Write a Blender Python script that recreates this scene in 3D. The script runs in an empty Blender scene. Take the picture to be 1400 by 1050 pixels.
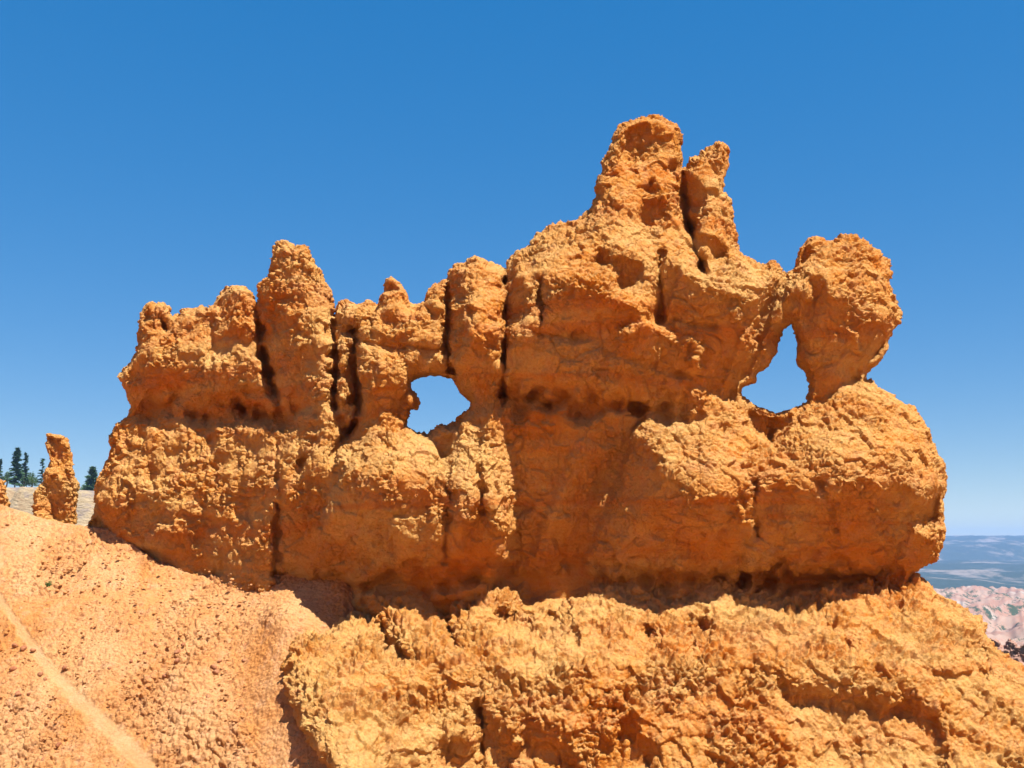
import bpy, math, random
import numpy as np
rad = math.radians
random.seed(4)
C = bpy.context.scene.collection

# ------------------------------------------------------------------ camera
HOR = 742.0                      # horizon row in the 1400x1050 photograph
F = 1361.0
PITCH = math.atan((HOR - 525.0) / F)
cam_d = bpy.data.cameras.new("camera")
cam = bpy.data.objects.new("camera", cam_d); C.objects.link(cam)
cam_d.lens = 36.0 * F / 1400.0; cam_d.sensor_width = 36.0
cam_d.clip_start = 0.1; cam_d.clip_end = 60000
cam.location = (0, 0, 0); cam.rotation_euler = (math.pi / 2 + PITCH, 0, 0)
bpy.context.scene.camera = cam

# ------------------------------------------------------------------ sun, sky, exposure
SUN = np.array([0.34, -0.35, 0.87]); SUN /= np.linalg.norm(SUN)
elev = math.asin(SUN[2]); azim = math.atan2(SUN[0], SUN[1])   # clockwise from +Y
w = bpy.data.worlds.new("World"); bpy.context.scene.world = w; w.use_nodes = True
nt = w.node_tree; nt.nodes.clear()
sky = nt.nodes.new("ShaderNodeTexSky"); sky.sky_type = 'NISHITA'; sky.sun_disc = False
sky.sun_elevation = elev; sky.sun_rotation = azim
sky.altitude = 2400; sky.air_density = 1.0; sky.dust_density = 0.0; sky.ozone_density = 3.0
hs_ = nt.nodes.new("ShaderNodeHueSaturation"); hs_.inputs['Hue'].default_value = 0.508; hs_.inputs['Saturation'].default_value = 2.52; hs_.inputs['Value'].default_value = 2.95
bg = nt.nodes.new("ShaderNodeBackground"); bg.inputs['Strength'].default_value = 0.06
wo = nt.nodes.new("ShaderNodeOutputWorld")
gm = nt.nodes.new("ShaderNodeGamma"); gm.inputs[1].default_value = 0.38
nt.links.new(sky.outputs[0], gm.inputs[0]); nt.links.new(gm.outputs[0], hs_.inputs['Color']); nt.links.new(hs_.outputs[0], bg.inputs[0]); nt.links.new(bg.outputs[0], wo.inputs[0])
sd = bpy.data.lights.new("sun", 'SUN'); sd.energy = 5.0; sd.angle = rad(0.5); sd.color = (1.0, 0.98, 0.94)
so = bpy.data.objects.new("sun", sd); C.objects.link(so)
from mathutils import Vector
so.rotation_euler = Vector((SUN[0], SUN[1], SUN[2])).to_track_quat('Z', 'Y').to_euler()
sc = bpy.context.scene
sc.view_settings.view_transform = 'Standard'; sc.view_settings.look = 'None'
sc.view_settings.exposure = 1.1; sc.view_settings.gamma = 1.0
sc.render.engine = 'CYCLES'
sc.cycles.max_bounces = 8; sc.cycles.diffuse_bounces = 8; sc.cycles.glossy_bounces = 1
sc.cycles.volume_bounces = 0; sc.cycles.transmission_bounces = 0

# ------------------------------------------------------------------ numpy helpers
f32 = np.float32
cp, sp = math.cos(PITCH), math.sin(PITCH)
def ray(u, v):
    """direction through a photo pixel, scaled so that its Y is 1"""
    X = (np.asarray(u, float) - 700.0) / F; Z = (525.0 - np.asarray(v, float)) / F
    y = cp - sp * Z; z = sp + cp * Z
    return X / y, z / y
def world(u, v, Y):
    x, z = ray(u, v)
    return np.stack([x * Y, Y + 0 * x, z * Y], -1)

def _h(ix, iy, iz, s):
    h = (ix.astype(np.uint32) * np.uint32(374761393) + iy.astype(np.uint32) * np.uint32(668265263)
         + iz.astype(np.uint32) * np.uint32(2147483647 & 0x7feb352d) + np.uint32((s * 2654435761) & 0xffffffff))
    h ^= h >> np.uint32(13); h *= np.uint32(1274126177); h ^= h >> np.uint32(16)
    h *= np.uint32(2246822519); h ^= h >> np.uint32(13)
    return h
def perlin(P, s=0):
    """gradient noise, about -1..1; P (N,3)"""
    P = P.astype(f32); I = np.floor(P); Q = P - I; I = I.astype(np.int64)
    W = Q * Q * Q * (Q * (Q * 6 - 15) + 10)
    out = np.zeros(len(P), f32)
    for dx in (0, 1):
        wx = W[:, 0] if dx else 1 - W[:, 0]
        for dy in (0, 1):
            wy = W[:, 1] if dy else 1 - W[:, 1]
            for dz in (0, 1):
                wz = W[:, 2] if dz else 1 - W[:, 2]
                h = _h(I[:, 0] + dx, I[:, 1] + dy, I[:, 2] + dz, s)
                gx = (h & np.uint32(1023)).astype(f32) / 511.5 - 1
                gy = ((h >> np.uint32(10)) & np.uint32(1023)).astype(f32) / 511.5 - 1
                gz = ((h >> np.uint32(20)) & np.uint32(1023)).astype(f32) / 511.5 - 1
                out += wx * wy * wz * (gx * (Q[:, 0] - dx) + gy * (Q[:, 1] - dy) + gz * (Q[:, 2] - dz))
    return out * 1.5
def worley(P, s=0):
    """F1 distance (2x2x2 search) and a random value of the nearest cell"""
    P = P.astype(f32) - 0.5; I = np.floor(P).astype(np.int64); Q = P - I
    best = np.full(len(P), 9, f32); sec = np.full(len(P), 9, f32); rnd = np.zeros(len(P), f32)
    for dx in (0, 1):
        for dy in (0, 1):
            for dz in (0, 1):
                h = _h(I[:, 0] + dx, I[:, 1] + dy, I[:, 2] + dz, s)
                jx = (h & np.uint32(1023)).astype(f32) / 1023 - .5
                jy = ((h >> np.uint32(10)) & np.uint32(1023)).astype(f32) / 1023 - .5
                jz = ((h >> np.uint32(20)) & np.uint32(1023)).astype(f32) / 1023 - .5
                d = (dx + jx * .8 - Q[:, 0]) ** 2 + (dy + jy * .8 - Q[:, 1]) ** 2 + (dz + jz * .8 - Q[:, 2]) ** 2
                m = d < best
                sec = np.where(m, best, np.minimum(sec, d)); best = np.where(m, d, best); rnd = np.where(m, jx, rnd)
    return np.sqrt(best), np.sqrt(sec), rnd
def sstep(a, b, x):
    t = np.clip((x - a) / (b - a), 0, 1); return t * t * (3 - 2 * t)
def inpoly(U, V, poly):
    m = np.zeros(U.shape, bool); n = len(poly)
    for i in range(n):
        (x0, y0), (x1, y1) = poly[i], poly[(i + 1) % n]
        if y0 == y1: continue
        c = (y0 > V) != (y1 > V)
        m ^= c & (U < (x1 - x0) * (V - y0) / (y1 - y0) + x0)
    return m
def segdist(U, V, pts, closed=True):
    d = np.full(U.shape, 1e9, f32); n = len(pts)
    for i in range(n if closed else n - 1):
        (x0, y0), (x1, y1) = pts[i], pts[(i + 1) % n]
        ex, ey = x1 - x0, y1 - y0; L = ex * ex + ey * ey + 1e-9
        t = np.clip(((U - x0) * ex + (V - y0) * ey) / L, 0, 1)
        d = np.minimum(d, (U - x0 - t * ex) ** 2 + (V - y0 - t * ey) ** 2)
    return np.sqrt(d)
def blur(A, n):
    for ax in (0, 1):
        for _ in range(2):
            k = np.zeros_like(A); 
            for j in range(-n, n + 1): k += np.roll(A, j, ax)
            A = k / (2 * n + 1)
    return A
def bil(A, x, y):
    x = np.clip(x, 0, A.shape[0] - 1.001); y = np.clip(y, 0, A.shape[1] - 1.001)
    i = x.astype(int); j = y.astype(int); a = x - i; b = y - j
    return (A[i, j] * (1 - a) * (1 - b) + A[i + 1, j] * a * (1 - b) + A[i, j + 1] * (1 - a) * b + A[i + 1, j + 1] * a * b)

def surface_nets(Fv):
    S = Fv > 0
    c = [S[a:S.shape[0] - 1 + a, b:S.shape[1] - 1 + b, d:S.shape[2] - 1 + d] for a in (0, 1) for b in (0, 1) for d in (0, 1)]
    anyc = c[0].copy(); allc = c[0].copy()
    for k in c[1:]: anyc |= k; allc &= k
    act = anyc & ~allc; del anyc, allc, c
    cell = np.argwhere(act)
    idx = np.full(act.shape, -1, np.int32); idx[act] = np.arange(len(cell), dtype=np.int32)
    acc = np.zeros((len(cell), 3), f32); cnt = np.zeros(len(cell), f32)
    val = {}
    for a in (0, 1):
        for b in (0, 1):
            for d in (0, 1): val[a, b, d] = Fv[cell[:, 0] + a, cell[:, 1] + b, cell[:, 2] + d]
    for p in val:
        for ax in range(3):
            if p[ax]: continue
            q = list(p); q[ax] = 1; q = tuple(q)
            A, B = val[p], val[q]; m = (A > 0) != (B > 0)
            t = np.where(m, A / np.where(A == B, 1, A - B), 0)
            pt = np.array(p, f32)[None].repeat(len(cell), 0); pt[:, ax] = t
            acc += pt * m[:, None]; cnt += m
    V = cell + acc / cnt[:, None]
    quads = []
    for ax in range(3):
        o1, o2 = [(1, 2), (2, 0), (0, 1)][ax]
        sl0 = [slice(None)] * 3; sl1 = [slice(None)] * 3
        sl0[ax] = slice(0, -1); sl1[ax] = slice(1, None)
        X = S[tuple(sl0)] != S[tuple(sl1)]
        e = np.argwhere(X)
        e = e[(e[:, o1] > 0) & (e[:, o2] > 0) & (e[:, o1] < S.shape[o1] - 1) & (e[:, o2] < S.shape[o2] - 1)]
        up = S[e[:, 0], e[:, 1], e[:, 2]]
        def at(a, b):
            g = e.copy(); g[:, o1] -= a; g[:, o2] -= b
            return idx[g[:, 0], g[:, 1], g[:, 2]]
        q = np.stack([at(1, 1), at(0, 1), at(0, 0), at(1, 0)], 1)
        q[~up] = q[~up][:, ::-1]
        quads.append(q)
    return V, np.concatenate(quads)
def vnormals(V, Q):
    n = np.cross(V[Q[:, 2]] - V[Q[:, 0]], V[Q[:, 3]] - V[Q[:, 1]])
    N = np.zeros_like(V)
    for ax in range(3):
        for k in range(4): N[:, ax] += np.bincount(Q[:, k], n[:, ax], len(V))
    return N / (np.linalg.norm(N, axis=1)[:, None] + 1e-12)

# ------------------------------------------------------------------ object helpers
def tag(o, label=None, cat=None, group=None, kind=None):
    if label: o['label'] = label
    if cat: o['category'] = cat
    if group: o['group'] = group
    if kind: o['kind'] = kind
    return o
def empty(name, loc):
    o = bpy.data.objects.new(name, None); C.objects.link(o); o.location = loc; o.empty_display_size = .2
    return o
def mesh(name, V, Q, mat, parent=None, N=None, attrs=None, smooth=True):
    """ONE mesh object from numpy arrays (V in world space, Q quads or triangles)"""
    V = np.asarray(V, f32); Q = np.asarray(Q, np.int32)
    off = np.array(parent.location if parent else (0, 0, 0), f32)
    me = bpy.data.meshes.new(name); k = Q.shape[1]
    me.vertices.add(len(V)); me.vertices.foreach_set('co', (V - off).ravel())
    me.loops.add(Q.size); me.loops.foreach_set('vertex_index', Q.ravel())
    me.polygons.add(len(Q)); me.polygons.foreach_set('loop_start', np.arange(0, Q.size, k, dtype=np.int32))
    me.polygons.foreach_set('loop_total', np.full(len(Q), k, np.int32))
    me.update(calc_edges=True)
    if smooth: me.polygons.foreach_set('use_smooth', np.ones(len(Q), bool))
    for an, av in (attrs or {}).items():
        a = me.attributes.new(an, 'FLOAT', 'POINT'); a.data.foreach_set('value', np.asarray(av, f32))
    if N is not None: me.normals_split_custom_set_from_vertices(N.astype(float))
    me.materials.append(mat)
    o = bpy.data.objects.new(name, me); C.objects.link(o)
    if parent: o.parent = parent
    return o
def split(V, Q, N, attrs, ids, specs, mat, parent):
    """cut one continuous surface into part meshes that meet exactly"""
    for k, (name, label) in enumerate(specs):
        q = Q[ids == k]
        if not len(q): continue
        used, inv = np.unique(q.ravel(), return_inverse=True)
        o = mesh(name, V[used], inv.reshape(q.shape), mat, parent, N[used], {a: v[used] for a, v in attrs.items()})
        if label: o['label'] = label

# ------------------------------------------------------------------ materials
def new_mat(name):
    m = bpy.data.materials.new(name); m.use_nodes = True; t = m.node_tree
    b = t.nodes['Principled BSDF']; b.inputs['Roughness'].default_value = 0.95
    b.inputs['Specular IOR Level'].default_value = 0.12
    return m, t, b
def nnoise(t, vec, scale, detail=6, rough=.6, dist=0):
    n = t.nodes.new('ShaderNodeTexNoise'); n.inputs['Scale'].default_value = scale
    n.inputs['Detail'].default_value = detail; n.inputs['Roughness'].default_value = rough
    n.inputs['Distortion'].default_value = dist
    t.links.new(vec, n.inputs['Vector']); return n.outputs['Fac']
def ramp(t, fac, stops):
    r = t.nodes.new('ShaderNodeValToRGB'); e = r.color_ramp.elements
    while len(e) > 1: e.remove(e[0])
    for i, (p, c) in enumerate(stops):
        x = e[0] if i == 0 else e.new(p)
        x.position = p; x.color = tuple(c) + (1,) if len(c) == 3 else c
    t.links.new(fac, r.inputs[0]); return r.outputs[0]
def mixc(t, fac, a, b, mode='MIX'):
    m = t.nodes.new('ShaderNodeMix'); m.data_type = 'RGBA'; m.blend_type = mode
    for s, v in ((m.inputs[0], fac), (m.inputs[6], a), (m.inputs[7], b)):
        if hasattr(v, 'node'): t.links.new(v, s)
        elif isinstance(v, (int, float)): s.default_value = v
        else: s.default_value = tuple(v) + (1,)
    return m.outputs[2]
def mapped(t, scale=(1, 1, 1)):
    g = t.nodes.new('ShaderNodeNewGeometry'); m = t.nodes.new('ShaderNodeMapping')
    m.inputs['Scale'].default_value = scale; t.links.new(g.outputs['Position'], m.inputs[0])
    return m.outputs[0]
def bump(t, b, h, dist, strength=1.0, prev=None):
    n = t.nodes.new('ShaderNodeBump'); n.inputs['Distance'].default_value = dist; n.inputs['Strength'].default_value = strength
    t.links.new(h, n.inputs['Height'])
    if prev: t.links.new(prev, n.inputs['Normal'])
    t.links.new(n.outputs[0], b.inputs['Normal']); return n.outputs[0]
def grey(v): return (v, v, v)

def rock_material(name, orange, deep, pale, pink, fine=1.0, sunlit_tint=(.78, .44, .155)):
    m, t, b = new_mat(name)
    p = mapped(t); ps = mapped(t, (.10, .10, 1.9))
    big = nnoise(t, p, .35, 5, .6, .4); mid = nnoise(t, p, 1.7, 6, .65, .3); small = nnoise(t, p, 9, 5, .7)
    strata = nnoise(t, ps, .8, 4, .6, .5)
    c = mixc(t, ramp(t, big, [(.36, grey(.15)), (.62, grey(1))]), orange, pale)
    c = mixc(t, ramp(t, strata, [(.50, grey(0)), (.62, grey(.4))]), c, deep)
    c = mixc(t, ramp(t, strata, [(.34, grey(.45)), (.45, grey(0))]), c, pale)
    c = mixc(t, ramp(t, mid, [(.50, grey(0)), (.70, grey(.55))]), c, pink)
    c = mixc(t, ramp(t, small, [(.30, grey(.45)), (.5, grey(0))]), c, deep)
    c = mixc(t, ramp(t, nnoise(t, p, 26, 3, .7), [(.52, grey(0)), (.72, grey(.35))]), c, pale)
    # upward-facing slopes tinted paler, painting in the contrast of sunlit against shaded rock
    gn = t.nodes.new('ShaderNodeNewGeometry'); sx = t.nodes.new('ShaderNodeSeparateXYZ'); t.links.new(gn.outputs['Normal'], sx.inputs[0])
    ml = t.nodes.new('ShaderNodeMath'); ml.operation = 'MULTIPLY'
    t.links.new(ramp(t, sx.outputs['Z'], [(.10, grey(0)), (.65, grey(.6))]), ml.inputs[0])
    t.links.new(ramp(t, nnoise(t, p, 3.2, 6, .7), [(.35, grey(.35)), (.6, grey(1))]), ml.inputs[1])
    c = mixc(t, ml.outputs[0], c, sunlit_tint)
    t.links.new(c, b.inputs['Base Color'])
    vo = t.nodes.new('ShaderNodeTexVoronoi'); vo.inputs['Scale'].default_value = 11 * fine; t.links.new(p, vo.inputs['Vector'])
    n0 = bump(t, b, nnoise(t, p, 6 * fine, 8, .72, .3), .15)
    n1 = bump(t, b, nnoise(t, p, 13 * fine, 6, .75, .8), .11, 1, n0)
    n2 = bump(t, b, vo.outputs['Distance'], -.02, 1, n1)
    bump(t, b, nnoise(t, p, 22 * fine, 6, .7), .03, 1, n2)
    return m
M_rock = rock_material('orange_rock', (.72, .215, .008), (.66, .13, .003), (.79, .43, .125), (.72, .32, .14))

# ------------------------------------------------------------------ generic rock builder
S_PX = 30.0 / F                     # one photo pixel at 30 m, in metres
Qg = 2.0                            # working grid, pixels
def P(u0, v0, k, pts): return [(u0 + x / k, v0 + y / k) for x, y in pts]

def fit_relief(h, sh, m, dd, UU, VV, Yc, s_px, q, hmax, ns, floor, gu, gv, free, iters=20, reach=300.):
    """move the relief until the sun reaches the faces it should reach and the overhangs shade the rest"""
    rx, rz = ray(UU, VV); k0 = -SUN[1]
    ax = (SUN[0] + k0 * rx); bz = (SUN[2] + k0 * rz); n = np.sqrt(ax ** 2 + bz ** 2); kk = (k0 / n).astype(f32); ax /= n; bz /= n
    st = q * 1.5; js = np.concatenate([np.arange(1, 44), np.arange(44, int(reach / 3.), 2)])
    I, J = np.meshgrid(np.arange(h.shape[0]), np.arange(h.shape[1]), indexing='ij')
    fw, bw = [], []
    for sgn, lst in ((1, fw), (-1, bw)):
        for j in js:
            a = np.clip(np.rint(I + sgn * ax * j * st / q).astype(np.int32), 0, h.shape[0] - 1)
            b = np.clip(np.rint(J - sgn * bz * j * st / q).astype(np.int32), 0, h.shape[1] - 1)
            lst.append((a * h.shape[1] + b).ravel())
    off = (-(Yc(UU, VV)) / s_px).astype(f32); off -= off.max()
    fr = inpoly(UU, VV, free) if free else np.zeros(m.shape, bool)
    lit = (sh < .5) & m & ~fr & (dd > 5 * ns); shd = (sh >= .5) & m & (dd > 7 * ns) & ~fr; h = h.copy()
    low = 9 * ns * sstep(0, 16 * ns, dd) - floor * ns * sstep(28 * ns, 85 * ns, dd)
    for it in range(iters):
        He = np.where(m, h + off, -1e4).ravel()
        Hz = np.full(He.shape, -1e4, f32); Lo = np.full(He.shape, 1e5, f32); Hl = np.where(lit.ravel(), He, 1e5)
        kf = kk.ravel()
        for j, f_, b_ in zip(js, fw, bw):
            np.maximum(Hz, He[f_] - j * st * kf, out=Hz); np.minimum(Lo, Hl[b_] + j * st * kf, out=Lo)
        Hz = Hz.reshape(h.shape); Lo = Lo.reshape(h.shape); He = He.reshape(h.shape)
        up = np.where(lit, np.clip(Hz + .4 * ns - He, 0, 60 * ns), 0) * .8
        dn = np.where(shd, np.clip(He - Hz + 5 * ns, 0, 14 * ns), 0) * .5
        dl = np.where(m, np.clip(He - Lo - .5, 0, 60 * ns), 0) * .3
        dl = np.where(shd, np.minimum(dl, 8 * ns), dl)
        c = blur((up - dn - dl).astype(f32), 1)
        if it < iters - 4: c = .5 * c + .5 * blur(c, 3)
        h = h + c * sstep(0, 8 * ns, dd)
        h = np.clip(h, low, hmax)
        if it < iters - 3:
            inner = (dd > 14 * ns).astype(f32)
            for _ in range(3):
                px = np.diff(h, axis=0, append=h[-1:]) - gu * q; pz = np.diff(h, axis=1, append=h[:, -1:]) - gv * q
                lap = .3 * (px - np.roll(px, 1, 0)) + (pz - np.roll(pz, 1, 1))
                h = h + .22 * lap * inner
    return np.where(m, h, 0)

def rock_surface(bbox, outer, holes, shades, lits, cracks, Yc, step, R, T, Tb, hmax,
                 g_lit=(0, .55), g_shade=(0, -.72), seed=0, scr=320., amp=1.0, s_px=S_PX, relief=1.0, streak=0.0, extra=None, hstep=None, nscale=1.0, fit=True, bulges=(), cancel=.55, floor=40, free=None):
    u0, v0, u1, v1 = bbox; pad = 40
    U = np.arange(u0 - pad, u1 + pad, Qg * nscale, dtype=f32); Vv = np.arange(v0 - pad, v1 + pad, Qg * nscale, dtype=f32)
    q = Qg * nscale
    UU, VV = np.meshgrid(U, Vv, indexing='ij')
    m = inpoly(UU, VV, outer); d = segdist(UU, VV, outer)
    for h in holes:
        m &= ~inpoly(UU, VV, h); d = np.minimum(d, segdist(UU, VV, h))
    sh = np.zeros(UU.shape, f32)
    q3 = np.stack([UU.ravel(), VV.ravel(), 0 * UU.ravel()], 1) / nscale
    UW = UU + nscale * (perlin(q3 / 19, seed + 31) * 5 + perlin(q3 / 7, seed + 32) * 3).reshape(UU.shape)
    VW = VV + nscale * (perlin(q3 / 19, seed + 33) * 5 + perlin(q3 / 7, seed + 34) * 3).reshape(UU.shape)
    for p in shades: sh[inpoly(UW, VW, p[0] if isinstance(p, tuple) else p)] = 1
    for p in lits: sh[inpoly(UW, VW, p)] = 0
    sh[VV > 1075] = 0
    gu = np.zeros_like(sh); gv = np.where(sh > 0, g_shade[1], g_lit[1]).astype(f32)
    for p in shades:
        if isinstance(p, tuple):
            mm = inpoly(UW, VW, p[0]) & (sh > 0); gu[mm] = p[1][0]; gv[mm] = p[1][1]
    gu = blur(gu, 1); gv = blur(gv, 1)
    dd = np.where(m, d, 0)
    E = np.sqrt(np.clip(1 - (1 - np.clip(dd / R, 0, 1)) ** 2, 0, 1)); T0 = (T * E).astype(f32)
    for bu, bv, ru, rv, am in bulges: T0 += am * np.exp(-((UU - bu) / ru) ** 2 - ((VV - bv) / rv) ** 2) * E
    T0b = blur(T0, 2); gu0, gv0 = gu.copy(), gv.copy()
    gu = (gu - cancel * np.gradient(T0b, q, axis=0)) * m; gv = (gv - cancel * np.gradient(T0b, q, axis=1)) * m
    div = np.gradient(gu, q, axis=0) * .35 + np.gradient(gv, q, axis=1)
    nu, nv = [int(2 ** math.ceil(math.log2(k))) for k in div.shape]
    ku = np.fft.fftfreq(nu, q) * 2 * np.pi; kv = np.fft.fftfreq(nv, q) * 2 * np.pi
    den = -(.35 * ku[:, None] ** 2 + kv[None] ** 2) - 1 / scr ** 2
    r = np.real(np.fft.ifft2(np.fft.fft2(div, (nu, nv)) / den))[:div.shape[0], :div.shape[1]]
    hf = T0 + relief * r * sstep(0, 26 * nscale, dd)
    if fit: hf = fit_relief(hf, sh, m, dd, UU, VV, Yc, s_px, q, hmax, nscale, floor, gu0, gv0, free)
    wu = UU + 4 * nscale * perlin(np.stack([UU.ravel() / 16, VV.ravel() / 16, 0 * UU.ravel()], 1) / nscale, seed + 20).reshape(UU.shape)
    wn = 1 + .8 * perlin(np.stack([UU.ravel() / 20, VV.ravel() / 20, 0 * UU.ravel()], 1) / nscale, seed + 21).reshape(UU.shape)
    for pts, depth, wd in cracks:
        hf -= depth * wn * np.exp(-(segdist(wu, VV, pts, False) / (wd * .85 * np.clip(wn, .5, 2))) ** 1.4) * sstep(0, 12, dd)
    hf = np.maximum(hf, -.6 * Tb * sstep(20 * nscale, 60 * nscale, dd) + 3 * sstep(0, 8, dd) * nscale - .01)
    hf = np.where(m, hf, -d * 1.2)
    hb = np.where(m, Tb * E, -d * 1.2)
    if extra is not None: hf, hb = extra(UU, VV, hf, hb, m)
    # volume
    gu_ = np.arange(u0, u1, step, dtype=f32); gv_ = np.arange(v0, v1, step, dtype=f32)
    hs = hstep or step * 1.6
    gh = np.arange(-Tb - 3 * hs, hmax + 3 * hs, hs, dtype=f32)
    A, B = np.meshgrid((gu_ - U[0]) / q, (gv_ - Vv[0]) / q, indexing='ij')
    HF = bil(hf, A, B).astype(f32); HB = bil(hb, A, B).astype(f32)
    HF = np.minimum(HF, hmax)
    Fv = np.minimum(HF[:, :, None] - gh, HB[:, :, None] + gh)
    X, Qd = surface_nets(Fv); del Fv
    u = u0 + X[:, 0] * step; v = v0 + X[:, 1] * step; h = gh[0] + X[:, 2] * hs
    W = world(u, v, Yc(u, v) - h * s_px)
    # the index frame (u right, v down, h towards the camera) is left-handed the same way as the world one
    Qd = Qd[:, ::-1]
    Nn = vnormals(W, Qd)
    print('facing', Nn[h > 0][:, 1].mean())
    lit = 1 - bil(blur(sh, 3), (u - U[0]) / q, (v - Vv[0]) / q)
    # relief noise in pixel units
    Pp = W / s_px
    front = h > -25 * nscale
    D = perlin(Pp / 55, seed) * 2.6 + perlin(Pp / 24, seed + 1) * 2.2
    D = D * nscale
    Pf = Pp[front] / nscale; warp = np.stack([perlin(Pf / 18, seed + 11), perlin(Pf / 18, seed + 12), perlin(Pf / 18, seed + 13)], 1) * 5
    rough = .6 + .4 * lit[front]
    zone = .45 + .85 * sstep(-.3, .4, perlin(Pf / 48, seed + 3))
    f1, f2, rn = worley((Pf + warp) / 12, seed + 4)
    dk = (.55 - f1) * 1.8 + rn * 4.4 - 2.6 * np.exp(-((f2 - f1) / .08) ** 2)
    f1, f2, rn = worley((Pf + warp * .6) / 5.6, seed + 5)
    a1, a2, ra = worley((Pf + warp * .8) @ np.array([[.9, .2, .38], [-.1, .96, -.2], [-.4, .15, .9]], f32) / np.array([27, 27, 17], f32), seed + 16)
    plate = ra * 8.0 * (.75 + .25 * lit[front])
    dk += ((.55 - f1) * .5 + rn * 2.9) - 1.0 * np.exp(-((f2 - f1) / .10) ** 2)
    f1, f2, rn = worley((Pf + warp * .3) / 3.4, seed + 15); dk += rn * 1.7 + (.5 - f1) * .6
    dk += perlin(Pf / 4.2, seed + 6) * 1.0 + perlin(Pf / 11, seed + 7) * 2.6
    cr = 1 - np.abs(perlin(Pf * np.array([1 / 22, 1 / 22, 1 / 55], f32) + warp / 30, seed + 8))
    dk -= 4.0 * np.clip(cr - .9, 0, 1) / .1 * sstep(.0, .35, perlin(Pf / 40, seed + 17))
    if streak:
        st = perlin(Pf * np.array([1 / 7, 1 / 7, 1 / 34], f32) + warp / 22, seed + 9)
        dk += streak * st
    D[front] += (dk * rough * zone + plate * (.5 + .5 * rough)) * nscale
    D += (1 - lit) * nscale * (perlin(Pp / nscale * np.array([1 / 34, 1 / 34, 1 / 22], f32), seed + 18) * 4.5 - 5 * np.clip(1 - np.abs(perlin(Pp / nscale / 38, seed + 19)) - .9, 0, 1) / .1 * (perlin(Pp / nscale / 50, seed + 22) > 0))
    # horizontal bedding steps
    D += (np.abs(perlin(Pp * np.array([.006, .006, .045], f32) / nscale, seed + 10)) - .3) * 3 * (nscale)
    W = W + Nn * (D * amp * s_px)[:, None]
    Nn = vnormals(W, Qd)
    return dict(V=W, Q=Qd, N=Nn, u=u, v=v, h=h, lit=lit)

def rock_parts(R, specs, mat, root, dx=0, dy=0, attrs=None):
    """specs: (part name, label, polygon or None) - the first match wins, the last (None) takes the rest"""
    cu = R['u'][R['Q']].mean(1); cv = R['v'][R['Q']].mean(1)
    n = perlin(np.stack([cu / 14, cv / 14, cu * 0], 1), 77) * 7
    ids = np.full(len(cu), -1)
    for k, (_, _, poly) in enumerate(specs):
        mm = (ids < 0) if poly is None else (ids < 0) & inpoly(cu + n, cv + n * .7, poly)
        ids[mm] = k
    split(R['V'], R['Q'], R['N'], {}, ids, [(a, b) for a, b, _ in specs], mat, root)

# ------------------------------------------------------------------ the great rock fin
K = 3.8889
OUT_A = [(128,673),(133,662),(143,640),(149,625),(153,612),(151,600),(154,590),(163,580),(175,572),(181,556),(180,552),(175,540),(170,527),(167,518),
 (162,512),(167,505),(177,498),(184,485),(188,470),(189,450),(191,436),(194,424),(203,414),(214,416),(224,414),(230,421),(231,430),(237,436),(250,424),(266,421),
 (284,420),(291,414),(296,404),(301,401),(308,394),(318,390),(330,391),(338,396),(344,403),(349,412),(352,416),(354,408),(355,398),(361,385),(367,376),(367,366),
 (370,349),(376,337),(383,330),(392,331),(402,338),(412,336),(419,338),(426,349),(430,360),(439,369),(445,382),(451,396),(453,415),(455,430),(459,432),(461,424),
 (466,416),(474,413),(483,416),(491,418),(497,417),(503,413),(512,415),(517,417),(519,407),(524,400),(526,388),(530,379),(535,377),(541,384),(550,391),(554,400),
 (556,410),(559,417),(568,419),(575,417),(581,411),(583,401),(588,391),(594,385),(602,387),(609,382),(614,382),(615,372),(621,363),(632,359),(641,353),(650,348),
 (657,352),(668,359),(680,364),(690,371),(692,369),(694,357),(702,346),(718,337),(730,325),(737,315),(747,308),(762,306),(778,303),(788,300),(796,295),(806,288),
 (812,280),(815,268),(814,256),(816,243),(822,233),(823,222),(830,212),(836,199),(840,187),(847,176),(855,169),(868,166),(877,162),(888,160),(903,159),(913,164),
 (922,170),(926,176),(929,190),(930,205),(931,220),(933,229),(939,229),(947,222),(953,214),(959,205),(970,202),(977,198),(982,193),(991,197),(996,205),(997,215),
 (995,230),(990,243),(990,252),(989,263),(993,262),(997,273),(1002,287),(1004,298),(1003,311),(1006,330),(1013,344),(1020,352),(1036,361),(1049,365),(1055,359),
 (1063,363),(1068,373),(1075,377),(1081,370),(1089,364),(1090,350),(1093,337),(1104,326),(1114,323),(1125,325),(1131,330),(1138,327),(1150,325),(1169,323),
 (1181,327),(1191,335),(1200,342),(1206,350),(1212,361),(1220,373),(1216,383),(1218,395),(1222,410),(1229,420),(1231,430),(1226,441),(1220,452),(1216,466),
 (1214,477),(1206,489),(1198,498),(1189,501),(1185,510),(1185,518),(1193,520),(1200,530),(1214,538),(1233,548),(1247,560),(1259,572),(1269,589),(1275,605),
 (1282,622),(1292,635),(1295,650),(1293,667),(1290,687),(1289,702),(1291,719),(1291,735),(1287,753),(1279,765),(1268,771),(1256,778),(1246,783),(1240,800),
 (1242,830),(1230,900),(380,900),(330,860),(270,830),(225,808),(190,778),(160,745),(140,718),(131,697)]
HOLE1 = [(563,525),(571,521),(584,517),(597,517),(607,520),(618,523),(624,531),(629,539),(637,545),(642,550),(639,558),(632,562),(629,569),(622,575),(612,578),
 (600,579),(594,587),(587,593),(575,591),(566,586),(557,581),(559,572),(562,563),(569,557),(572,550),(570,542),(565,535)]
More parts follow.
